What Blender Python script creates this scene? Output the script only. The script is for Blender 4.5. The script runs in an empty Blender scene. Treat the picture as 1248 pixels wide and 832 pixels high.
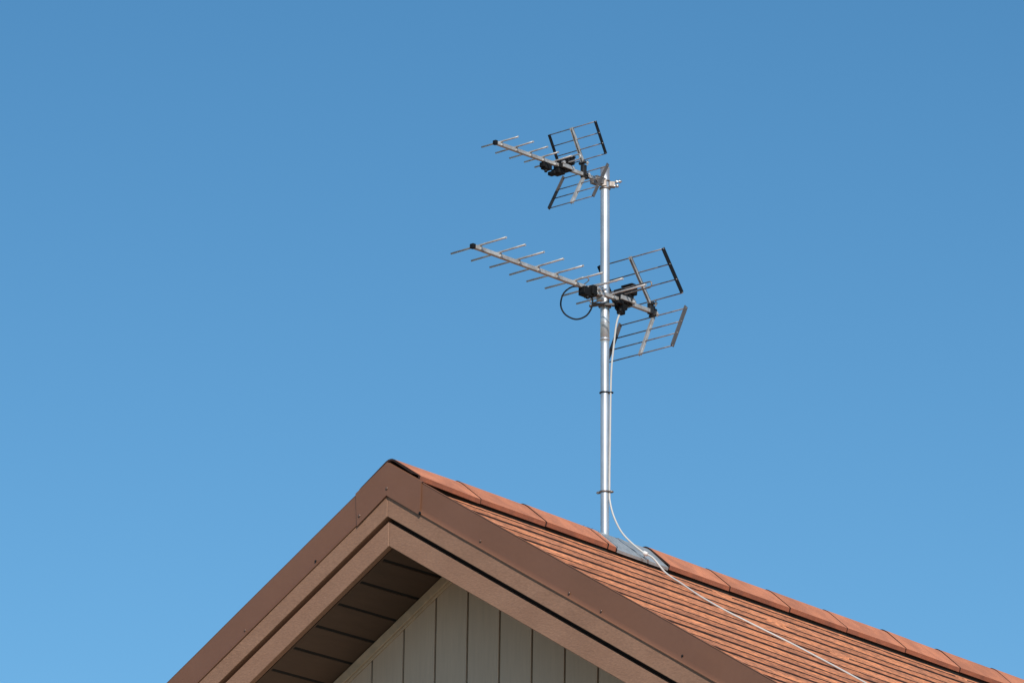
import bpy, bmesh, math, random
from mathutils import Vector, Matrix
random.seed(7)
sc = bpy.context.scene
C = sc.collection
# all shapes below are written in metres from the apex of the gable flashing; G is the ground
Z0 = 6.74
T = 0.60            # roof pitch (rise over run)
KS = 0.0243         # the old ridge sags away from the gable by this much per metre
W = 3.3             # half width of the roof
DEEP = 8.6          # length of the ridge
V = Vector

# ---------------------------------------------------------------- materials
def nt(name):
    m = bpy.data.materials.new(name); m.use_nodes = True
    n = m.node_tree; n.nodes.clear()
    o = n.nodes.new('ShaderNodeOutputMaterial'); b = n.nodes.new('ShaderNodeBsdfPrincipled')
    n.links.new(b.outputs[0], o.inputs[0])
    return m, n, b
def mat(name, col, rough=.6, metal=0., var=.12, scale=8., fine=0., finescale=300., bump=0., bumpscale=200.,
        stretch=(1, 1, 1), rot=(0, 0, 0), tint=None, spec=.5, bumpdist=.002, coat=0., objvar=0.):
    m, n, b = nt(name)
    N, L = n.nodes, n.links
    tc = N.new('ShaderNodeTexCoord'); mp = N.new('ShaderNodeMapping')
    mp.inputs['Scale'].default_value = stretch; mp.inputs['Rotation'].default_value = rot
    L.new(tc.outputs['Object'], mp.inputs['Vector'])
    no = N.new('ShaderNodeTexNoise'); no.inputs['Scale'].default_value = scale; no.inputs['Detail'].default_value = 6
    L.new(tc.outputs['Object'], no.inputs['Vector'])
    r = N.new('ShaderNodeMapRange'); r.inputs[1].default_value = .3; r.inputs[2].default_value = .7
    r.inputs[3].default_value = 1 - var; r.inputs[4].default_value = 1 + var
    L.new(no.outputs[0], r.inputs[0])
    val = r.outputs[0]
    if fine:
        nf = N.new('ShaderNodeTexNoise'); nf.inputs['Scale'].default_value = finescale; nf.inputs['Detail'].default_value = 3
        L.new(mp.outputs[0], nf.inputs['Vector'])
        rf = N.new('ShaderNodeMapRange'); rf.inputs[1].default_value = .25; rf.inputs[2].default_value = .75
        rf.inputs[3].default_value = 1 - fine; rf.inputs[4].default_value = 1 + fine
        L.new(nf.outputs[0], rf.inputs[0])
        mu = N.new('ShaderNodeMath'); mu.operation = 'MULTIPLY'
        L.new(val, mu.inputs[0]); L.new(rf.outputs[0], mu.inputs[1]); val = mu.outputs[0]
    if objvar:
        oi = N.new('ShaderNodeObjectInfo'); ro_ = N.new('ShaderNodeMapRange')
        ro_.inputs[3].default_value = 1 - objvar; ro_.inputs[4].default_value = 1 + objvar
        L.new(oi.outputs['Random'], ro_.inputs[0])
        m3 = N.new('ShaderNodeMath'); m3.operation = 'MULTIPLY'
        L.new(val, m3.inputs[0]); L.new(ro_.outputs[0], m3.inputs[1]); val = m3.outputs[0]
    base = N.new('ShaderNodeMixRGB'); base.inputs[1].default_value = (*col, 1)
    base.inputs[2].default_value = (*(tint or col), 1)
    n2 = N.new('ShaderNodeTexNoise'); n2.inputs['Scale'].default_value = scale * 2.3; n2.inputs['Detail'].default_value = 4
    L.new(mp.outputs[0], n2.inputs['Vector'])
    r2 = N.new('ShaderNodeMapRange'); r2.inputs[1].default_value = .42; r2.inputs[2].default_value = .62
    L.new(n2.outputs[0], r2.inputs[0]); L.new(r2.outputs[0], base.inputs[0])
    vm = N.new('ShaderNodeVectorMath'); vm.operation = 'SCALE'
    L.new(base.outputs[0], vm.inputs[0]); L.new(val, vm.inputs['Scale'])
    L.new(vm.outputs[0], b.inputs['Base Color'])
    b.inputs['Roughness'].default_value = rough; b.inputs['Metallic'].default_value = metal
    b.inputs['Specular IOR Level'].default_value = spec
    b.inputs['Coat Weight'].default_value = coat
    if bump:
        nb = N.new('ShaderNodeTexNoise'); nb.inputs['Scale'].default_value = bumpscale; nb.inputs['Detail'].default_value = 4
        L.new(mp.outputs[0], nb.inputs['Vector'])
        bm_ = N.new('ShaderNodeBump'); bm_.inputs['Strength'].default_value = bump; bm_.inputs['Distance'].default_value = bumpdist
        L.new(nb.outputs[0], bm_.inputs['Height']); L.new(bm_.outputs[0], b.inputs['Normal'])
    return m
PR = math.atan(T)
M = {}
M['flash'] = mat('brown_painted_metal', (.180, .080, .044), .42, 0, .05, 2.5, .03, 60, .25, 5, tint=(.186, .084, .048), bumpdist=.004)
boardkw = dict(var=.07, scale=5, fine=.13, finescale=170, bump=.7, bumpscale=150, bumpdist=.0016, tint=(.278, .148, .092))
M['boardR'] = mat('brown_embossed_board_right', (.262, .137, .084), .7, 0, stretch=(.5, 1, 1.2), rot=(0, -PR, 0), **boardkw)
M['boardL'] = mat('brown_embossed_board_left', (.262, .137, .084), .7, 0, stretch=(.5, 1, 1.2), rot=(0, PR, 0), **boardkw)
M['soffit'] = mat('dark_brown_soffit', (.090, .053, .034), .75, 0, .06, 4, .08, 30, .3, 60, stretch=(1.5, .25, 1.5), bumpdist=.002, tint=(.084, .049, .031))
M['gap_shade'] = mat('painted_gap_shade', (.03, .016, .009), .85, 0, .2, 9)  # near-black colour stands for the shade in the board gap
M['black'] = mat('black_gap', (.008, .007, .006), .9)
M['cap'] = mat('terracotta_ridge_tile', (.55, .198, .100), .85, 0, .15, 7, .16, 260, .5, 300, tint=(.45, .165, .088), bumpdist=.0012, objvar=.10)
M['rim'] = mat('dark_tile_rim', (.33, .108, .055), .85, 0, .16, 9, .22, 300, .5, 300, tint=(.26, .09, .05), bumpdist=.001, objvar=.08)  # rim toned darker than the tile tops
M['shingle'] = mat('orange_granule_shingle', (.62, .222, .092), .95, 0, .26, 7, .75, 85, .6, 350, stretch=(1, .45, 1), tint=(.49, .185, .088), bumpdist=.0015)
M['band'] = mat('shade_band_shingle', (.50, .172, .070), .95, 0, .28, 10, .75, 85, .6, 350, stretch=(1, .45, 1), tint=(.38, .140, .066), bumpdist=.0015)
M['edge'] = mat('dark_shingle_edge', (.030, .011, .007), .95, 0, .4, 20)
M['wall'] = mat('greige_grooved_siding', (.62, .465, .345), .8, 0, .04, 3, .05, 55, .25, 70, stretch=(2.2, 2.2, .16), tint=(.60, .45, .335), bumpdist=.0015)
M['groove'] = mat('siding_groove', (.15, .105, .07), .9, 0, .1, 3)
M['trim'] = mat('cream_trim', (.62, .45, .31), .7, 0, .08, 6, .08, 60, .3, 60, tint=(.54, .40, .28))
M['galv'] = mat('galvanised_mast', (.64, .65, .67), .42, .75, .10, 12, .12, 60, .10, 40, stretch=(1, 1, .12), tint=(.52, .54, .57), bumpdist=.001)
M['galv_dull'] = mat('dull_zinc_sheet', (.37, .40, .415), .55, .35, .16, 14, .10, 80, .3, 25, tint=(.34, .37, .385), bumpdist=.0015)
M['alu'] = mat('weathered_aluminium', (.56, .545, .525), .42, .5, .14, 20, .10, 90, tint=(.44, .41, .38))
M['alu_dark'] = mat('tarnished_aluminium', (.30, .26, .235), .45, .6, .2, 25, .1, 90, tint=(.19, .16, .14))
M['steel'] = mat('bright_bolts', (.7, .7, .7), .3, .9, .1, 30)
M['rubber'] = mat('black_plastic', (.006, .006, .0065), .6, 0, .25, 40, spec=.25)
M['greyplastic'] = mat('dark_grey_bar', (.085, .078, .076), .5, .2, .25, 20)
M['hinge'] = mat('grey_black_hinge', (.022, .021, .021), .5, .2, .3, 40)
M['cable'] = mat('white_cable', (.53, .52, .49), .4, 0, .05, 20, coat=.2)
M['ground'] = mat('dry_gravel_ground', (.24, .205, .155), .95, 0, .3, .6, .3, 9, .6, 5, tint=(.20, .18, .12), bumpdist=.03)
M['screw'] = mat('brown_screw_head', (.17, .10, .075), .3, .3, .1, 30)
M['glass'] = mat('window_glass', (.03, .04, .05), .08, 0, .05, 1)
M['white'] = mat('white_frame', (.74, .73, .70), .5, 0, .04, 6)

# ---------------------------------------------------------------- mesh helpers (all coordinates from the gable apex)
def box(bm, a, b, mi=0):
    (x0, y0, z0), (x1, y1, z1) = a, b
    vs = [bm.verts.new((x, y, z)) for z in (z0, z1) for y in (y0, y1) for x in (x0, x1)]
    for f in ((0, 2, 3, 1), (4, 5, 7, 6), (0, 1, 5, 4), (2, 6, 7, 3), (0, 4, 6, 2), (1, 3, 7, 5)):
        bm.faces.new([vs[i] for i in f]).material_index = mi
def obox(bm, c, X, Y, Z, sx, sy, sz, mi=0):
    c, X, Y, Z = V(c), V(X).normalized(), V(Y).normalized(), V(Z).normalized()
    vs = [bm.verts.new(c + X * (i * sx / 2) + Y * (j * sy / 2) + Z * (k * sz / 2)) for k in (-1, 1) for j in (-1, 1) for i in (-1, 1)]
    for f in ((0, 2, 3, 1), (4, 5, 7, 6), (0, 1, 5, 4), (2, 6, 7, 3), (0, 4, 6, 2), (1, 3, 7, 5)):
        bm.faces.new([vs[i] for i in f]).material_index = mi
def bar(bm, p, q, w, h, up=(0, 0, 1), mi=0):
    p, q = V(p), V(q); d = (q - p).normalized()
    s = d.cross(V(up)).normalized(); u = s.cross(d)
    obox(bm, (p + q) / 2, s, d, u, w, (q - p).length, h, mi)
def tube(bm, pts, r, n=12, closed=False, cap=True, mi=0):
    pts = [V(p) for p in pts]; rings = []
    prev = None
    for i, p in enumerate(pts):
        if closed: d = pts[(i + 1) % len(pts)] - pts[i - 1]
        else: d = pts[min(i + 1, len(pts) - 1)] - pts[max(i - 1, 0)]
        d.normalize()
        if prev is None:
            a = d.orthogonal().normalized()
        else:
            a = (prev - d * prev.dot(d)).normalized()
        prev = a; b = d.cross(a)
        rr = r[i] if isinstance(r, (list, tuple)) else r
        rings.append([bm.verts.new(p + (a * math.cos(2 * math.pi * k / n) + b * math.sin(2 * math.pi * k / n)) * rr) for k in range(n)])
    m = len(rings)
    for i in range(m if closed else m - 1):
        A, B = rings[i], rings[(i + 1) % m]
        for k in range(n):
            f = bm.faces.new((A[k], A[(k + 1) % n], B[(k + 1) % n], B[k])); f.smooth = True; f.material_index = mi
    if cap and not closed:
        bm.faces.new(list(reversed(rings[0]))).material_index = mi
        bm.faces.new(rings[-1]).material_index = mi
def prism(bm, prof, y0, y1, mi=0, axis='y'):
    """closed profile (u,v) swept along y (or along x)"""
    if axis == 'y': f = lambda u, v, w: (u, w, v)
    else: f = lambda u, v, w: (w, u, v)
    A = [bm.verts.new(f(u, v, y0)) for u, v in prof]; B = [bm.verts.new(f(u, v, y1)) for u, v in prof]
    n = len(prof)
    for k in range(n):
        bm.faces.new((A[k], A[(k + 1) % n], B[(k + 1) % n], B[k])).material_index = mi
    bm.faces.new(list(reversed(A))).material_index = mi; bm.faces.new(B).material_index = mi
def smooth_path(pts, k=8):
    P = [V(p) for p in pts]; P = [P[0] * 2 - P[1]] + P + [P[-1] * 2 - P[-2]]; out = []
    for i in range(1, len(P) - 2):
        for j in range(k):
            t = j / k; a, b, c, d = P[i - 1], P[i], P[i + 1], P[i + 2]
            out.append(.5 * ((2 * b) + (c - a) * t + (2 * a - 5 * b + 4 * c - d) * t * t + (3 * b - a - 3 * c + d) * t ** 3))
    out.append(P[-2]); return out
def base_of(o):
    while o.parent: o = o.parent
    return V(o.location)
def obj(name, bm, mats, parent=None, bevel=0., loc=None, recalc=True):
    if recalc: bmesh.ops.recalc_face_normals(bm, faces=bm.faces)
    if parent is not None: off = base_of(parent) - V((0, 0, Z0))
    else: off = V(loc or (0, 0, 0))
    for v in bm.verts: v.co -= off
    me = bpy.data.meshes.new(name); bm.to_mesh(me); bm.free()
    for m in (mats if isinstance(mats, (list, tuple)) else [mats]): me.materials.append(m)
    o = bpy.data.objects.new(name, me); C.objects.link(o)
    if parent is not None: o.parent = parent
    else: o.location = off + V((0, 0, Z0))
    if bevel:
        b = o.modifiers.new('bevel', 'BEVEL'); b.width = bevel; b.segments = 2; b.limit_method = 'ANGLE'; b.angle_limit = .6
    return o
def thing(name, label, cat, loc):
    o = bpy.data.objects.new(name, None); C.objects.link(o)
    o.location = V(loc) + V((0, 0, Z0)); o['label'] = label; o['category'] = cat
    o.empty_display_size = .2
    return o
B = bmesh.new

# ---------------------------------------------------------------- ground
bm = B()
n = 40; ext = 1500
gx = [math.copysign(abs(i / n) ** 2.2, i) * ext for i in range(-n, n + 1)]
vv = [[bm.verts.new((x, y, -Z0)) for y in gx] for x in gx]
for i in range(2 * n):
    for j in range(2 * n):
        bm.faces.new((vv[i][j], vv[i + 1][j], vv[i + 1][j + 1], vv[i][j + 1]))
g = obj('ground', bm, M['ground'], loc=(0, 0, -Z0)); g['kind'] = 'structure'

# ---------------------------------------------------------------- the house
house = thing('house', 'brown trimmed gable house with orange shingle roof and greige board siding', 'house', (0, DEEP / 2, -Z0))

# rake flashing: a bent brown strip down each slope, with a hem at its lower edge
def rake(bm, s, x0, x1, ztop, zbot, y0, y1, sag=0., mi=0):
    """slanting board on side s (+1 right, -1 left) between x0 and x1; ztop, zbot are heights at the apex"""
    for a in (0,):
        pts = []
        for x in (x0, x1):
            for z in (ztop, zbot):
                for y in (y0, y1):
                    pts.append(bm.verts.new((s * x, y, z - T * x)))
        q = pts
        F = [(0, 1, 3, 2), (4, 6, 7, 5), (0, 4, 5, 1), (2, 3, 7, 6), (0, 2, 6, 4), (1, 5, 7, 3)]
        for f in F: bm.faces.new([q[i] for i in f]).material_index = mi
H1 = .1118
fl = []
for s, nm in ((1, 'r'), (-1, 'l')):
    bm = B()
    # subdivided vertical face with a faint waviness (oil canning), plus hem and top return
    xs = [0.001 + i * (W + .04 - .001) / 60 for i in range(61)]
    prof = lambda x, i: [(-.0016, .0), (0, -.0015), (0, -.045), (0, -.09), (-.0002, -.1065), (-.0027, -.1095), (-.0022, -.1125), (.004, -.1125), (.0045, -.1095), (.0015, -.1055), (.0015, -.004), (.0095, .0012), (.0115, -.001)]
    rows = []
    for i, x in enumerate(xs):
        wob = .0009 * math.sin(x * 7.3 + s) + .0006 * math.sin(x * 17) + .0003 * math.sin(x * 31)
        row = []
        for k, (y, z) in enumerate(prof(x, i)):
            yy = y + (wob if 2 <= k <= 4 else wob * .4)
            zz = z + .0005 * math.sin(x * 5.1 + 1 + s)
            row.append(bm.verts.new((s * x, yy, zz - T * x)))
        rows.append(row)
    for a, b in zip(rows, rows[1:]):
        for k in range(len(a) - 1):
            f = bm.faces.new((a[k], a[k + 1], b[k + 1], b[k])); f.smooth = 2 <= k <= 3
    o = obj('rake_flashing', bm, M['flash'], house)
    fl.append(o)
# pressed corner piece over the apex, lapped over both strips
bm = B()
prof = [(-.1425, None), (0, 0), (.157, None)]
for (xa, xb) in ((-.1425, 0), (0, .157)):
    A = []
    for x in (xa, xb):
        tilt = .004 * (1 if x > 0 else -1) if x else 0
        zt = .0035 - T * abs(x) + .0; zb = -H1 - .0005 - T * abs(x)
        A.append([bm.verts.new((x + tilt * .0, -.0042, zt)), bm.verts.new((x + (.010 if x < 0 else -.004 if x > 0 else 0), -.0050, zb)),
                  bm.verts.new((x, .011, zt + .0015)), bm.verts.new((x, -.0012, zt - .001)), bm.verts.new((x + (.010 if x < 0 else -.004 if x > 0 else 0), -.0012, zb))])
    a, b = A
    bm.faces.new((a[0], a[1], b[1], b[0])); bm.faces.new((a[2], a[0], b[0], b[2])); bm.faces.new((a[4], a[3], b[3], b[4]))
    bm.faces.new((a[1], a[4], b[4], b[1])); bm.faces.new((a[2], a[3], b[3], b[2]))
    for q in (a, b):
        bm.faces.new((q[0], q[1], q[4], q[3])); bm.faces.new((q[0], q[3], q[2]))
bmesh.ops.remove_doubles(bm, verts=bm.verts, dist=.0001)
corner = obj('corner_flashing', bm, M['flash'], house)
for (x, z, dark) in ((0.002, -.0885, 0), (.1551, -.2007, 1), (-.1215, -.163, 0)):
    bm = B(); bmesh.ops.create_uvsphere(bm, u_segments=12, v_segments=8, radius=.0055, matrix=Matrix.Translation((x, -.0058, z)) @ Matrix.Diagonal((1, .55, 1, 1)))
    for f in bm.faces: f.smooth = True
    obj('screw', bm, M['rubber' if dark else 'screw'], corner)
for i, (x, z, dark) in enumerate(((.4253, -.3408, 0), (.8148, -.580, 0), (.9522, -.6615, 0), (1.2935, -.862, 1), (1.75, -1.139, 0), (2.4, -1.53, 0), (-.3227, -.2880, 1), (-.6465, -.4805, 0), (-1.1, -.752, 0), (-1.9, -1.232, 0))):
    bm = B(); bmesh.ops.create_uvsphere(bm, u_segments=12, v_segments=8, radius=.0042, matrix=Matrix.Translation((x, -.002, z)) @ Matrix.Diagonal((1, .6, 1, 1)))
    for f in bm.faces: f.smooth = True
    obj('screw', bm, M['rubber' if dark else 'screw'], fl[0 if x > 0 else 1])

# fascia boards: an upper one, and a lower one set back 20 mm
def raked_board(name, s, ztop, zbot, y0, y1, m):
    bm = B()
    rake(bm, s, .0008, W, ztop, zbot, y0, y1)
    return obj(name, bm, m, house, bevel=.0022)
for s, k in ((1, 'boardR'), (-1, 'boardL')):
    raked_board('upper_rake_board', s, -.030, -.1842, .0022, .036, M[k])
    raked_board('lower_rake_board', s, -.2012 if s > 0 else -.1982, -.2850, .0128, .036, M[k])
    bm = B(); rake(bm, s, .001, W, -.160, -.230, .0365, .0438); obj('rake_gap_shade', bm, M['gap_shade'], house)  # dark strip added as shade between the two boards
# roof deck between boards and shingles
for s in (1, -1):
    bm = B()
    for (ya, yb) in ((.041, DEEP),):
        q = []
        for y in (ya, yb):
            for x in (.0, W):
                for z in (-.016, -.06):
                    q.append(bm.verts.new((s * x, y, z - .016 - T * x - KS * y)))
        for f in ((0, 1, 3, 2), (4, 6, 7, 5), (0, 4, 5, 1), (2, 3, 7, 6), (0, 2, 6, 4), (1, 5, 7, 3)): bm.faces.new([q[i] for i in f])
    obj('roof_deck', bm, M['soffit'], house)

# soffit: broad plain boards with joints filled black for their shade, each board runs back to the gable wall
GW = .355           # y of the gable wall face
SZ = -.2790         # soffit underside at the apex
for s in (1, -1):
    bm = B()
    xj = [.0] + [.0605 + .1013 * i for i in range(0, 32)]
    xj = [x for x in xj if x < W] + [W]
    hw = .0058
    ya, yb = .0455, DEEP * .06 - .1
    yb = GW + .03
    def pt(x, y, z): return bm.verts.new((s * x, y, z - T * x))
    # front strip without joints
    def slab(x0, x1, y0, y1, z0, z1, mi):
        q = [pt(x, y, z) for y in (y0, y1) for x in (x0, x1) for z in (z0, z1)]
        for f in ((0, 1, 3, 2), (4, 6, 7, 5), (0, 4, 5, 1), (2, 3, 7, 6), (0, 2, 6, 4), (1, 5, 7, 3)): bm.faces.new([q[i] for i in f]).material_index = mi
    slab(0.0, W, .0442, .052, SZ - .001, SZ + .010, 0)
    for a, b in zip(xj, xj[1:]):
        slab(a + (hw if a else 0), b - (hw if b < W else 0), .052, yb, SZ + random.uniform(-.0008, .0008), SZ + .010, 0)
    for x in xj[1:-1]: slab(x - hw + .0001, x + hw - .0001, .0521, yb - .001, SZ + .0025, SZ + .0095, 1)  # black strips stand in for the shade inside the joints
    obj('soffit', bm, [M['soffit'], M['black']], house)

# gable wall: vertical grooved siding
bm = B()
gx0, gs = -.0893, .1456
gl = [gx0 + gs * i for i in range(-20, 23)]
gl = [x for x in gl if -2.75 < x < 2.75]
half = 2.8
zt = lambda x: SZ + .006 - T * abs(x)
edges = sorted([-half, 0, half] + [v for x in gl for v in (x - .0042, x + .0042)])
for a, b in zip(edges, edges[1:]):
    mid = (a + b) / 2
    ing = any(abs(mid - x) < .004 for x in gl)
    y = GW + (.006 if ing else 0)
    q = [bm.verts.new(v) for v in ((a, y, -Z0 + .35), (b, y, -Z0 + .35), (b, y, zt(b)), (a, y, zt(a)))]
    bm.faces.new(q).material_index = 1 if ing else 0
    if ing:
        for x in (a, b):
            bm.faces.new([bm.verts.new(v) for v in ((x, GW, -Z0 + .35), (x, GW, zt(x)), (x, y, zt(x)), (x, y, -Z0 + .35))]).material_index = 0
obj('gable_wall', bm, [M['wall'], M['groove']], house, recalc=False)
# side and back walls
bm = B()
zc = SZ - T * half - .02
box(bm, (-half, GW + .01, -Z0 + .35), (-half + .1, DEEP - .35, zc)); box(bm, (half - .1, GW + .01, -Z0 + .35), (half, DEEP - .35, zc))
prism(bm, [(-half + .1, -Z0 + .35), (half - .1, -Z0 + .35), (half - .1, zc), (0, SZ - .22), (-half + .1, zc)], DEEP - .45, DEEP - .35)
obj('side_wall', bm, M['wall'], house)
bm = B(); box(bm, (-half + .02, GW + .02, -Z0), (half - .02, DEEP - .37, -Z0 + .352)); obj('foundation', bm, M['galv_dull'], house)
# rake trim along the top of the siding
for s in (1, -1):
    bm = B(); rake(bm, s, .0005, W - .55, SZ - .003, SZ - .040, GW - .013, GW - .0005)
    obj('rake_trim', bm, M['trim'], house, bevel=.002)
    bm = B()
    rake(bm, s, .0005, W - .55, SZ - .0405, SZ - .052, GW - .006, GW - .0006)
    obj('rake_trim', bm, M['trim'], house, bevel=.002)
# a window low in the gable wall, under the frame of the photo
# eaves: fascia along both lower edges
for s in (1, -1):
    bm = B(); q = []
    x = W + .001
    for y in (.05, DEEP):
        for xx in (x, x + .022):
            for z in (-.02, -.20): q.append(bm.verts.new((s * xx, y, z - T * W - KS * y)))
    for f in ((0, 1, 3, 2), (4, 6, 7, 5), (0, 4, 5, 1), (2, 3, 7, 6), (0, 2, 6, 4), (1, 5, 7, 3)): bm.faces.new([q[i] for i in f])
    obj('eave_board', bm, M['boardR'], house)

# ---------------------------------------------------------------- shingles, course by course
def hz(x, y): return -.0285 - T * x - KS * y
def shingles(s, seed):
    rnd = random.Random(seed)
    bm = B()
    EXP = .2105
    first = .0205
    ny = int((DEEP - .004) / .035)
    ys = [.004 + (DEEP - .004) * i / ny for i in range(ny + 1)]
    k = 0
    xs_prev = lambda y: .0
    def wav(ph, amp):
        a, b, c = rnd.uniform(0, 6), rnd.uniform(0, 6), rnd.uniform(0, 6)
        return lambda y: amp * (math.sin(y * 2.1 + a) + .6 * math.sin(y * 5.7 + b) + .35 * math.sin(y * 13.0 + c))
    wx = wav(0, .0035); wh = wav(0, .0007)
    lines = []
    while True:
        xb = first + EXP * k
        if xb > W + .02: break
        fan = .085 * min(1, max(0, (xb - .2) / .7))
        w1 = wav(k, .0030); h1 = wav(k, .00045)
        lines.append((xb, fan, w1, h1)); k += 1
    lines.append((W + .03, 0, lambda y: 0, lambda y: 0))
    def X(i, y):
        if i < 0: return 0.
        xb, fan, w1, h1 = lines[i]
        return xb + fan * (1 - math.exp(-(y) * .9)) * .9 - fan * .25 + w1(y)
    TH1, TH2 = .0062, .0046
    def Hh(i, u, y):
        # surface of course i: rises from 0 at its head to TH at its butt
        return 0
    for i in range(len(lines)):
        # teeth pattern
        teeth = []; y = ys[0] - rnd.uniform(0, .2)
        while y < DEEP:
            g = rnd.uniform(.7, 2.2); d = rnd.uniform(.04, .09)
            teeth.append((y + g, y + g + d)); y += g + d
        bw = rnd.uniform(.070, .090)
        bwv = wav(i, .0045)
        def is_t(y): return any(a <= y <= b for a, b in teeth)
        hv = lines[i][3]
        rows = []
        for y in ys:
            x0 = X(i - 1, y); x1 = X(i, y)
            if i == len(lines) - 1: x1 = W + .03
            tt = is_t(y)
            jit = rnd.uniform(-.0018, .0018)
            xm = x1 - bw + bwv(y) + jit
            if xm < x0 + .01: xm = x0 + .01
            tot = TH1 + hv(y) + rnd.uniform(-.0006, .0006)
            f = (xm - x0) / max(x1 - x0, .01)
            hA = 0.0004
            hM = f * TH1 + TH2 * .85
            hMl = f * TH1 + .0003 + rnd.uniform(0, .0012)
            x1j = x1 + rnd.uniform(-.0024, .0024)
            if tt: P = [(x0, hA), (xm, hM), (xm + .0005, hM + .0001), (x1j, tot + .0006), (x1j + .0005, -.001)]
            else: P = [(x0, hA), (xm, hM), (xm + .0006, hMl), (x1j, TH1 + hv(y) + .0004), (x1j + .0005, -.001)]
            rows.append(([bm.verts.new((s * px, y, hz(px, y) + ph)) for px, ph in P], tt))
        for (a, ta), (b, tb) in zip(rows, rows[1:]):
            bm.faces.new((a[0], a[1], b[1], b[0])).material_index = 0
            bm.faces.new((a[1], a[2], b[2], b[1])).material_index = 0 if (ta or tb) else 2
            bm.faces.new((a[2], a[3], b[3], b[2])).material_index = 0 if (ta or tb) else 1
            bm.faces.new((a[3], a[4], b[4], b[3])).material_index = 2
    return obj('shingle_slope', bm, [M['shingle'], M['band'], M['edge']], house, recalc=True)
for s, sd in ((1, 3), (-1, 5)):
    shingles(s, sd)
# starter edge seen at the rake
bm = B()
for s in (1, -1):
    rake(bm, s, .002, W, -.0300, -.0320, .0118, .041)
obj('drip_underlay', bm, M['edge'], house)

# ---------------------------------------------------------------- ridge tiles
def ridge_z(y): return .0195 - .0212 * y
def rim_z(y): return -.0795 - .0235 * y
def tile_prof(hw, topz, rimtop, rimbot, n=9):
    """right half profile from crown to rim bottom: crown, shoulder, lower flank, rim"""
    P = [(0, topz), (.010, topz - .0012), (.020, topz - .0055), (.034, topz - .0145)]
    P += [(.034 + (hw - .034) * f, topz - .0145 + (rimtop - (topz - .0145)) * f) for f in (.33, .66, .93)]
    P += [(hw, rimtop - .001), (hw - .0045, rimbot)]
    return P
def ridge_tile(y0, y1, grow=.0, hw0=.1215, hw1=.1215, lift=0., dark_rear=True, name='ridge_tile', m=None, rimh=.0165, parent=house, joint=True, proud=False):
    bm = B(); rows = []
    N = 7; rr = random.Random(int(y0 * 1000)); tl = rr.uniform(-.0012, .0012); yw = rr.uniform(-.0035, .0035)
    for i in range(N + 1):
        f = i / N; y = y0 + (y1 - y0) * f
        hw = hw0 + (hw1 - hw0) * f + grow * f + lift * .6
        tz = ridge_z(y) + lift + grow * f + tl * (1 - f); rb = rim_z(y) + lift * .6
        R = tile_prof(hw, tz, rb + rimh, rb)
        full = [(-a, b) for a, b in reversed(R)] + R[1:]
        inner = [(a * .93, b - .007 if abs(a) < hw * .9 else b + .001) for a, b in reversed(full)]
        skew = lambda a: 0
        rows.append([bm.verts.new((a + yw * (f - .5), y, b)) for a, b in full + inner])
    n = len(rows[0])
    for a, b in zip(rows, rows[1:]):
        for k in range(n):
            f = bm.faces.new((a[k], a[(k + 1) % n], b[(k + 1) % n], b[k])); f.material_index = 2 if k in (0, n // 2 - 2) else (1 if k >= n // 2 - 1 else 0)  # undersides coloured near-black as the shade inside the tile
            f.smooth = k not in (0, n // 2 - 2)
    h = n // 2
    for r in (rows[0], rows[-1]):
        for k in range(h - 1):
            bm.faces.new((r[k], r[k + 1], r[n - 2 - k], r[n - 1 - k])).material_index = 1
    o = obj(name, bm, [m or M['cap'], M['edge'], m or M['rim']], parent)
    o.data.set_sharp_from_angle(angle=.45)
    for yj in ([y1, y0 - .003] if proud else []):
        bm = B(); rows = []
        for y in (yj - .0012, yj + .0028):
            R = [(a * 1.004 + (.001 if a else 0), b + .0012) for a, b in tile_prof(hw1, ridge_z(y), rim_z(y) + rimh, rim_z(y) + .001)]
            full = [(-a, b) for a, b in reversed(R)] + R[1:]
            rows.append([bm.verts.new((a, y, b)) for a, b in full])
        for k in range(len(rows[0]) - 1): bm.faces.new((rows[0][k], rows[0][k + 1], rows[1][k + 1], rows[1][k]))
        obj('tile_joint', bm, M['black'], o)
    return o
J = [.339, .680, 1.0135, 1.3465, 1.688, 2.033, 2.372, 2.722, 3.061, 3.409]
while J[-1] < DEEP - .1: J.append(J[-1] + .343 + random.uniform(-.004, .004))
# first tile flares out over the apex and is open toward the gable
ridge_tile(.012, J[0], -.0010, hw0=.1400, hw1=.1215)
ridge_tile(J[0] + .002, J[1], -.0034, lift=.0024)
ridge_tile(J[1] + .002, J[2], -.0034, lift=.0024)
ridge_tile(J[2] + .002, 1.058, -.0010, lift=-.0005, proud=True)
# saddle of grey sheet over the gap in the tiles, where the mast comes up
sad = ridge_tile(1.0625, 1.345, -.0004, lift=-.0022, name='ridge_saddle', m=M['galv_dull'], rimh=.010)
bm = B()
for yy in (1.195,):
    rows = []
    for (y, e) in ((yy, .0003), (yy + .002, .0016), (yy + .007, .0016), (yy + .009, .0003)):
        R = tile_prof(.1222, ridge_z(y) - .0022 + e, rim_z(y) + .0085, rim_z(y) + .001)
        full = [(-a, b) for a, b in reversed(R)] + R[1:]
        rows.append([bm.verts.new((a * (1 + e), y, b)) for a, b in full])
    for a, b in zip(rows, rows[1:]):
        for k in range(len(a) - 1): bm.faces.new((a[k], a[k + 1], b[k + 1], b[k]))
obj('sheet_seam', bm, M['galv_dull'], sad)
for a, b in zip(J[3:], J[4:]):
    ridge_tile(a + .002, b, -.0034, lift=.0024)
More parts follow.
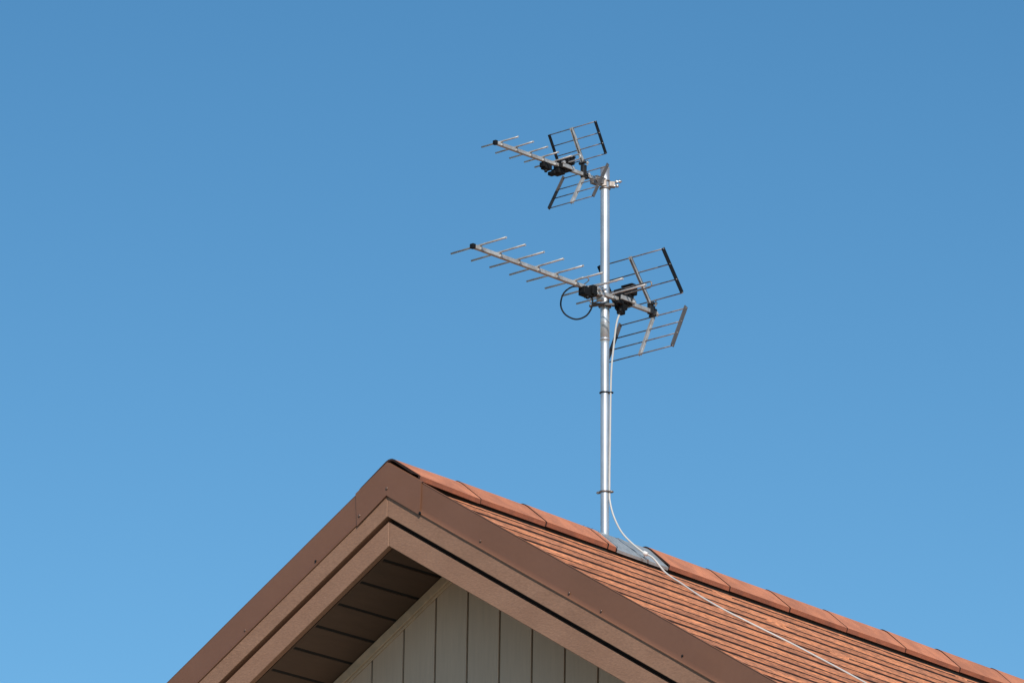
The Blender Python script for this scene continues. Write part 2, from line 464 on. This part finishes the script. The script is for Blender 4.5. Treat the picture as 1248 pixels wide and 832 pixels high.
# black strip added to paint the shade under the tiles
for s in (1, -1):
    bm = B(); q = []
    for y in (.03, DEEP - .02):
        for x in (.090, .108):
            for z0 in (0, 1):
                q.append(bm.verts.new((s * x, y, (hz(x, y) - .001) if z0 == 0 else rim_z(y) + .012)))
    for f in ((0, 1, 3, 2), (4, 6, 7, 5), (0, 4, 5, 1), (2, 3, 7, 6), (0, 2, 6, 4), (1, 5, 7, 3)): bm.faces.new([q[i] for i in f])
    obj('ridge_gap_shade', bm, M['black'], house)
bm = B(); prism(bm, [(-.105, -.075), (.105, -.075), (0, -.012)], .05, .07); obj('ridge_gap_shade', bm, M['black'], house)  # black wedge added as shade inside the first tile's mouth

# ---------------------------------------------------------------- mast
MY = 1.1261
def mx(z): return .0075 - .0115 * z
mast = thing('antenna_mast', 'galvanised steel pole rising through the grey sheet on the tiled ridge', 'mast', (0, MY, -.03))
def mp(z, r): return (mx(z), MY, z), r
bm = B()
pts = [mp(z, r) for z, r in ((-.10, .0152), (.0, .0152), (.146, .0154), (.46, .0156), (.690, .0158), (.7135, .0158), (.7140, .0166), (.80, .0166), (1.29, .0166), (1.349, .0166))]
tube(bm, [p for p, r in pts], [r for p, r in pts], 32)
obj('pole', bm, M['galv'], mast)
bm = B(); tube(bm, [(mx(1.349), MY, 1.349), (mx(1.353), MY, 1.353), (mx(1.356), MY, 1.356)], [.0168, .0168, .012], 24); obj('end_cap', bm, M['galv_dull'], mast)
for z, r, m, hgt in ((.7085, .0171, 'galv', .005), (.770, .0172, 'galv', .002)):
    bm = B(); tube(bm, [(mx(z), MY, z - hgt), (mx(z), MY, z + hgt)], r, 28); obj('joint_ring', bm, M[m], mast)
# cable ties / clips
def tie(z, big):
    bm = B(); c = V((.006, MY - .003, z))
    n = 28; P = []
    for i in range(n):
        a = 2 * math.pi * i / n
        P.append(V((mx(z) + .0178 * math.cos(a), MY + .0178 * math.sin(a), z)) + V((.66, -.75, 0)) * 0)
    tube(bm, P, .0022 if not big else .0030, 8, closed=True)
    # loop around the cable
    Q = [V((mx(z) + .0235 * .95 + .0065 * math.cos(2 * math.pi * i / 14), MY + .008 + .0065 * math.sin(2 * math.pi * i / 14), z - .001)) for i in range(14)]
    tube(bm, Q, .0024 if not big else .0032, 8, closed=True)
    if big:
        obox(bm, (mx(z) - .0245, MY - .004, z + .001), (1, 0, 0), (0, 1, 0), (0, 0, 1), .013, .009, .007)
        tube(bm, [(mx(z) - .034, MY - .004, z + .001), (mx(z) - .016, MY - .004, z + .001)], .0022, 8)
    obj('cable_clip', bm, M['alu_dark'] if big else M['rubber'], mast)
tie(.145, True); tie(.510, False)

# ---------------------------------------------------------------- antennas
class Frame:
    """e along the elements, b along the boom away from its tip, w up"""
    def __init__(s, o, yaw, tilt):
        s.o = V(o)
        s.e = V((math.cos(yaw), math.sin(yaw), 0)); h = V((-math.sin(yaw), math.cos(yaw), 0))
        s.b = h * math.cos(tilt) + V((0, 0, math.sin(tilt))); s.w = s.e.cross(s.b)
        if s.w.z < 0: s.w = -s.w
    def p(s, e, b, w): return s.o + s.e * e + s.b * b + s.w * w
    def box(s, bm, e, b, w, de, db, dw, mi=0): obox(bm, s.p(e, b, w), s.e, s.b, s.w, de, db, dw, mi)
def ball(bm, c, r, sc=(1, 1, 1)):
    bmesh.ops.create_uvsphere(bm, u_segments=12, v_segments=8, radius=r, matrix=Matrix.Translation(c) @ Matrix.Diagonal((*sc, 1)))

def director(root, F, b, lo, hi, w, r, bs):
    bm = B(); k = random.uniform(-.0016, .0016); k2 = random.uniform(-.0016, .0016)
    tube(bm, [F.p(lo, b + k, w + k2), F.p(0, b, w), F.p(hi, b - k * .6, w - k2)], r, 10)
    # crimped seat on the boom
    F.box(bm, 0, b, w - .003, bs * 1.15, .010, .004)
    F.box(bm, bs * .62, b + .004, w - bs * .55, .003, .005, bs * .9)
    tube(bm, [F.p(hi - .003, b, w), F.p(hi, b, w)], r * 1.12, 10)
    return obj('director_rod', bm, M['alu'], root)
def panel(root, F, hb, hw, d, bars, rods, half, wbar, rrod, mside, lo=0.06, hi=1.0, ecs=0.):
    """one half of the corner reflector: centre bar, side bars and the rods; hb, hw hinge; d direction (b, w)"""
    L = math.hypot(*d); u = (d[0] / L, d[1] / L); nn = (-u[1], u[0])
    P = lambda e, f, off=0.: F.p(e, hb + u[0] * L * f + nn[0] * off, hw + u[1] * L * f + nn[1] * off)
    bm = B()
    nv = F.b * nn[0] + F.w * nn[1]
    bar(bm, P(0, 0.02), P(0, 1.01), .0095, .006, nv)
    for sgn in (-1, 1): bar(bm, P(sgn * .0045, 0.02, .004), P(sgn * .0045, 1.01, .004), .0012, .008, nv)
    pan = obj('reflector_panel', bm, M['alu'], root)
    for sgn in (-1, 1):
        bm = B(); bar(bm, P(sgn * half + ecs, lo, 0), P(sgn * half + ecs, hi, 0), .0042, wbar, nv)
        obj('side_bar', bm, mside, pan, bevel=.0008)
    for f in rods:
        bm = B(); x = .004 if f not in (rods[0],) else .004
        tube(bm, [P(-half + ecs - x, f, .001), P(half + ecs + x, f, .001)], rrod, 8)
        obj('rod', bm, M['alu_dark'], pan)
    return pan
def wingnut(bm, F, e, b, w, r):
    c = F.p(e, b, w)
    tube(bm, [c - F.e * r, c + F.e * r], r * .8, 10)
    F.box(bm, e, b, w + r * 1.2, r * .5, r * 1.0, r * 1.6); F.box(bm, e, b, w - r * 1.2, r * .5, r * 1.0, r * 1.6)

# ---- lower, longer antenna: boom passes in front of the mast
FA = Frame((0, .4122, .8752), math.radians(-3.0), math.radians(-1.5))
A = thing('yagi_antenna', 'longer lower television antenna with eight rods and a black coiled lead', 'antenna', (.036, 1.08, .8585))
bs = .0150
bm = B(); F = FA
F.box(bm, 0, .463, 0, bs, .926, bs * .95); obj('boom', bm, M['alu'], A, bevel=.0018)
bm = B(); F.box(bm, 0, -.001, 0, bs * 1.12, .015, bs * 1.12); obj('boom_end_cap', bm, M['rubber'], A, bevel=.0015)
el = [(.0285, .1345, .1335), (.1260, .1325, .1315), (.2205, .1325, .1315), (.3185, .1325, .1315), (.4134, .1385, .1375), (.5103, .1425, .1415), (.605, .1505, .149), (.7036, .170, .1685)]
for b_, lo, hi in el:
    director(A, F, b_, -lo, hi, .0105, .0034, bs)
# driven element: folded dipole held in a black housing
bm = B()
P = []
rx, rz = .150, .011
for i in range(24):
    a = 2 * math.pi * i / 24
    c_, s_ = math.cos(a), math.sin(a)
    P.append(F.p((rx - rz) * (1 if c_ > 0 else -1) * (1 if abs(c_) > .2 else abs(c_) / .2) + rz * c_, .752, .030 + rz * s_))
tube(bm, P, .0026, 8, closed=True); obj('folded_dipole', bm, M['alu_dark'], A)
bm = B()
F.box(bm, .0, .768, .014, .042, .066, .052)
F.box(bm, .006, .795, .044, .046, .030, .034)
F.box(bm, .002, .790, .064, .056, .026, .008)
F.box(bm, .0, .756, -.022, .030, .040, .026)
F.box(bm, .006, .750, -.044, .022, .026, .022)
F.box(bm, .018, .728, -.018, .018, .030, .014)
hs = obj('balun_box', bm, M['rubber'], A, bevel=.004)
bm = B(); wingnut(bm, F, .034, .785, -.006, .0075); obj('wing_nut', bm, M['alu'], hs)
bm = B(); F.box(bm, .021, .758, .004, .006, .050, .016); obj('clamp_strap', bm, M['alu'], hs, bevel=.001)
# black junction piece in front of the mast, with its coiled lead
bm = B()
F.box(bm, .004, .570, -.018, .030, .050, .032); F.box(bm, .010, .592, -.008, .034, .024, .034)
tube(bm, [F.p(.015, .566, -.035), F.p(.015, .566, -.046)], .007, 10)
jb = obj('junction_box', bm, M['rubber'], A, bevel=.003)
ring = [(-.0133, .9575, .8650), (-.0328, .9404, .8453), (-.0413, .9329, .8177), (-.0410, .9331, .7872), (-.0277, .9448, .7601), (-.0014, .968, .7455), (.0247, .9909, .7582), (.0397, 1.0042, .7889), (.0417, 1.0059, .8195), (.034, .9985, .8376)]
bm = B(); tube(bm, smooth_path([(.02, .965, .862)] + ring + [(.03, .992, .846)], 6), .0030, 8); obj('coiled_lead', bm, M['rubber'], jb)
# zigzag phasing wire next to the box
bm = B(); tube(bm, smooth_path([F.p(-.05, .530, .014), F.p(.035, .515, .016), F.p(.02, .566, .024), F.p(-.03, .590, .016), F.p(.05, .618, .020), F.p(.10, .626, .018)], 6), .0020, 8)
obj('phasing_wire', bm, M['alu'], A)
# clamp on the mast
bm = B()
F.box(bm, -.006, .636, .002, .030, .028, .030)
F.box(bm, -.004, .652, -.006, .022, .020, .044)
mc = obj('mast_clamp', bm, M['alu'], A, bevel=.002)
bm = B()
for dz in (-.014, .014):
    tube(bm, [F.p(-.05, .618, dz), F.p(.02, .640, dz)], .0030, 8)
ub = [V((mx(.83) + .021 * math.cos(a), MY + .021 * math.sin(a), .831)) for a in [2 * math.pi * i / 20 for i in range(20)]]
tube(bm, ub, .0032, 8, closed=True)
obox(bm, (mx(.83) + .012, MY - .024, .8315), (.75, .66, 0), (-.66, .75, 0), (0, 0, 1), .078, .012, .007)
tube(bm, [(mx(.83) - .045, MY - .030, .832), (mx(.83) + .0, MY - .022, .832)], .0030, 8)
for q in ((-.038, -.034), (.030, .010)):
    ball(bm, (mx(.83) + q[0], MY + q[1], .833), .0060)
obj('u_bolt', bm, M['greyplastic'], mc)
bm = B()
for (e, b, w) in ((.012, .628, .004), (.012, .650, .010), (.012, .638, -.012)):
    tube(bm, [F.p(e, b, w), F.p(e + .012, b, w)], .0050, 6)
obj('bolt', bm, M['steel'], mc)
# corner reflector
hub = B()
F.box(hub, 0, .913, .006, .018, .026, .034)
tube(hub, [F.p(-.014, .911, .028), F.p(.016, .911, .028)], .0065, 14)
tube(hub, [F.p(-.014, .920, -.014), F.p(.016, .920, -.014)], .0065, 14)
F.box(hub, .0, .928, .002, .022, .013, .022)
hb_ = obj('reflector_hinge', hub, M['hinge'], A, bevel=.003)
for q in ((.913, .026, .0055), (.922, -.012, .005)):
    bm = B(); wingnut(bm, F, .022, *q); obj('wing_nut', bm, M['alu'], hb_)
panel(A, F, .910, .029, (-.112, .147), 1, (.985, .66, .335, .045), .1570, .0165, .0024, M['rubber'], .05, 1.0)
panel(A, F, .925, -.013, (-.067, -.162), 1, (.99, .66, .36, .02), .160, .0160, .0024, M['greyplastic'], -.02, 1.0, ecs=-.002)

# ---- upper, shorter antenna: boom ends at the mast top
FB = Frame((-.029, .5473, 1.300), math.radians(-2.5), math.radians(-.3))
Bn = thing('yagi_antenna', 'shorter upper television antenna clamped to the very top of the pole', 'antenna', (0, MY, 1.29))
F = FB; bs = .0135
bm = B(); F.box(bm, 0, .276, 0, bs, .545, bs * .95); obj('boom', bm, M['alu'], Bn, bevel=.0016)
bm = B(); F.box(bm, 0, .0055, 0, bs * 1.12, .012, bs * 1.15); obj('boom_end_cap', bm, M['rubber'], Bn, bevel=.0012)
for b_, lo, hi in ((.0285, .090, .0895), (.104, .092, .0915), (.1765, .093, .0925), (.2425, .084, .0835), (.3045, .0905, .0895)):
    director(Bn, F, b_, -lo, hi, .0085, .0030, bs)
bm = B()
P = []
rx, rz = .060, .010
for i in range(24):
    a = 2 * math.pi * i / 24
    c_, s_ = math.cos(a), math.sin(a)
    P.append(F.p((rx - rz) * (1 if c_ > 0 else -1) * (1 if abs(c_) > .2 else abs(c_) / .2) + rz * c_ + .02, .358, .024 + rz * s_))
tube(bm, P, .0026, 8, closed=True); obj('folded_dipole', bm, M['alu'], Bn)
bm = B()
F.box(bm, .0, .354, .004, .042, .056, .036)
F.box(bm, .004, .372, .024, .046, .034, .026)
F.box(bm, .008, .380, .040, .042, .024, .007)
F.box(bm, -.006, .336, -.022, .040, .034, .020)
F.box(bm, -.018, .322, -.028, .034, .022, .014)
hs = obj('balun_box', bm, M['rubber'], Bn, bevel=.004)
bm = B(); F.box(bm, .027, .356, -.004, .005, .058, .014); tube(bm, [F.p(.020, .330, .006), F.p(.032, .330, .006)], .006, 10); obj('clamp_strap', bm, M['alu'], hs, bevel=.001)
bm = B()
F.box(bm, -.004, .273, -.020, .026, .032, .020); F.box(bm, -.004, .256, -.016, .022, .016, .018)
tube(bm, [F.p(0, .266, -.032), F.p(0, .266, -.042)], .006, 10)
obj('junction_box', bm, M['rubber'], Bn, bevel=.003)
hub = B()
F.box(hub, 0, .462, .012, .015, .020, .050); tube(hub, [F.p(-.018, .458, .044), F.p(.014, .458, .044)], .006, 14)
tube(hub, [F.p(-.018, .468, .000), F.p(.014, .468, .000)], .006, 14)
F.box(hub, .0, .474, -.002, .020, .018, .022)
hb_ = obj('reflector_hinge', hub, M['hinge'], Bn, bevel=.003)
for q in ((.460, .040, .005), (.470, -.002, .0045)):
    bm = B(); wingnut(bm, F, .020, *q); obj('wing_nut', bm, M['alu'], hb_)
panel(Bn, F, .460, .046, (-.062, .114), 1, (.985, .66, .36, .06), .1125, .0125, .0020, M['rubber'], .05, 1.0)
panel(Bn, F, .470, .010, (-.070, -.130), 1, (.985, .66, .36, -.02), .108, .0120, .0020, M['greyplastic'], -.08, 1.0, ecs=-.002)
# clamp with bolts round the mast top
bm = B()
F.box(bm, -.002, .548, .000, .024, .050, .026)
F.box(bm, -.002, .526, -.012, .016, .040, .018)
tube(bm, [(mx(1.29), MY, 1.272), (mx(1.29), MY, 1.278)], .0205, 24)
tube(bm, [(mx(1.30), MY, 1.300), (mx(1.30), MY, 1.305)], .0200, 24)
mc = obj('mast_clamp', bm, M['alu_dark'], Bn, bevel=.0015)
bm = B()
obox(bm, (mx(1.29) + .018, MY + .018, 1.291), (.75, .66, 0), (-.66, .75, 0), (0, 0, 1), .022, .024, .020)
obox(bm, (mx(1.29) + .004, MY - .023, 1.290), (.75, .66, 0), (-.66, .75, 0), (0, 0, 1), .036, .008, .024)
obj('clamp_jaw', bm, M['alu_dark'], mc, bevel=.002)
for dz, l in ((.008, .057), (-.008, .046)):
    bm = B()
    p0 = V((mx(1.29) + .004, MY + .004, 1.291 + dz)); dd = V((.90, .43, 0)).normalized()
    tube(bm, [p0, p0 + dd * l], .0034, 8)
    for q in (.034, .046 if l > .05 else .038):
        tube(bm, [p0 + dd * q, p0 + dd * (q + .006)], .0066, 6)
    obj('bolt', bm, M['steel'], mc)

# ---------------------------------------------------------------- the white cable
def roofpt(x, y, h=.0125): return (x, y, hz(x, y) + h)
cb = B()
cp = [(.0565, 1.146, .812), (.0527, 1.140, .792), (.0453, 1.1335, .7554), (.0361, 1.1300, .6667), (.0310, 1.1270, .600), (.0255, 1.1300, .5086), (.0228, 1.1320, .33), (.0235, 1.1310, .150),
      (.0300, 1.128, .1016), (.0436, 1.134, .0479), (.0634, 1.1520, -.0050), (.0890, 1.178, -.0440), (.1180, 1.207, -.0760), (.150, 1.222, -.0985), roofpt(.20, 1.232, .020), roofpt(.30, 1.205, .016), roofpt(.40, 1.175), roofpt(.52, 1.165), roofpt(.62, 1.205), roofpt(.75, 1.268),
      roofpt(.90, 1.298), roofpt(1.05, 1.312), roofpt(1.4, 1.335), roofpt(2.0, 1.36), roofpt(2.7, 1.40), roofpt(3.28, 1.42)]
tube(cb, smooth_path(cp, 8), .0034, 10)
cab = obj('coaxial_cable', cb, M['cable'], loc=(.03, 1.13, .0))
cab['label'] = 'white cable hanging down the pole and stretched across the orange shingles'; cab['category'] = 'cable'
# plug under the housing, a little darker
bm = B(); tube(bm, [(.0560, 1.1455, .818), (.0545, 1.1430, .803)], .0062, 12); tube(bm, [(.0545, 1.1430, .803), (.0530, 1.1408, .794)], .0052, 12)
pl = obj('cable_plug', bm, M['rubber'], cab)
bm = B()
tube(bm, [(.118, 1.207, -.076), (.131, 1.214, -.0845)], .0072, 12)
tube(bm, smooth_path([(.118, 1.207, -.076), (.112, 1.222, -.090), (.122, 1.232, -.100)], 4), .0022, 8)
obj('cable_clip', bm, M['white'], cab)

# ---------------------------------------------------------------- daylight
SX, SY, SZs = 1.25, -1.0, 1.14
sv = V((SX, SY, SZs)).normalized()
elev = math.asin(sv.z); az = math.atan2(sv.x, sv.y)      # azimuth from +Y toward +X
ld = bpy.data.lights.new('sun', 'SUN'); ld.energy = 4.2; ld.angle = math.radians(.5); ld.color = (1, .95, .88)
lo = bpy.data.objects.new('sun', ld); C.objects.link(lo); lo.location = (8, -8, 14)
lo.rotation_euler = sv.to_track_quat('Z', 'Y').to_euler()
w = bpy.data.worlds.new('World'); sc.world = w; w.use_nodes = True
n = w.node_tree; n.nodes.clear()
out = n.nodes.new('ShaderNodeOutputWorld'); bg = n.nodes.new('ShaderNodeBackground'); sky = n.nodes.new('ShaderNodeTexSky')
sky.sky_type = 'NISHITA'; sky.sun_disc = False; sky.sun_elevation = elev; sky.sun_rotation = az
sky.altitude = 300; sky.air_density = 1.0; sky.dust_density = .1; sky.ozone_density = 2.4
hs_ = n.nodes.new('ShaderNodeHueSaturation'); hs_.inputs['Saturation'].default_value = 1.22; hs_.inputs['Hue'].default_value = .488; hs_.inputs['Fac'].default_value = 1
n.links.new(sky.outputs[0], hs_.inputs['Color']); ga = n.nodes.new('ShaderNodeGamma'); ga.inputs[1].default_value = 1.12
n.links.new(hs_.outputs[0], ga.inputs[0]); n.links.new(ga.outputs[0], bg.inputs[0]); n.links.new(bg.outputs[0], out.inputs[0])
bg.inputs[1].default_value = .090

# ---------------------------------------------------------------- camera
cd = bpy.data.cameras.new('camera'); co = bpy.data.objects.new('camera', cd); C.objects.link(co)
cd.sensor_width = 36; cd.lens = 197.09; cd.clip_end = 5000; cd.clip_start = .5
th, e, ro = -.72117, .29701, .01504
L = V((math.sin(th) * math.cos(e), math.cos(th) * math.cos(e), math.sin(e)))
R = V((math.cos(th), -math.sin(th), 0)); U = R.cross(L)
R2 = R * math.cos(ro) + U * math.sin(ro); U2 = U * math.cos(ro) - R * math.sin(ro)
mw = Matrix((R2, U2, -L)).transposed().to_4x4(); mw.translation = V((12.34302, -13.41483, -5.14088 + Z0))
co.matrix_world = mw
sc.camera = co
sc.view_settings.view_transform = 'Standard'; sc.view_settings.look = 'None'; sc.view_settings.exposure = 0; sc.view_settings.gamma = 1
sc.render.resolution_x = 1024; sc.render.resolution_y = 682
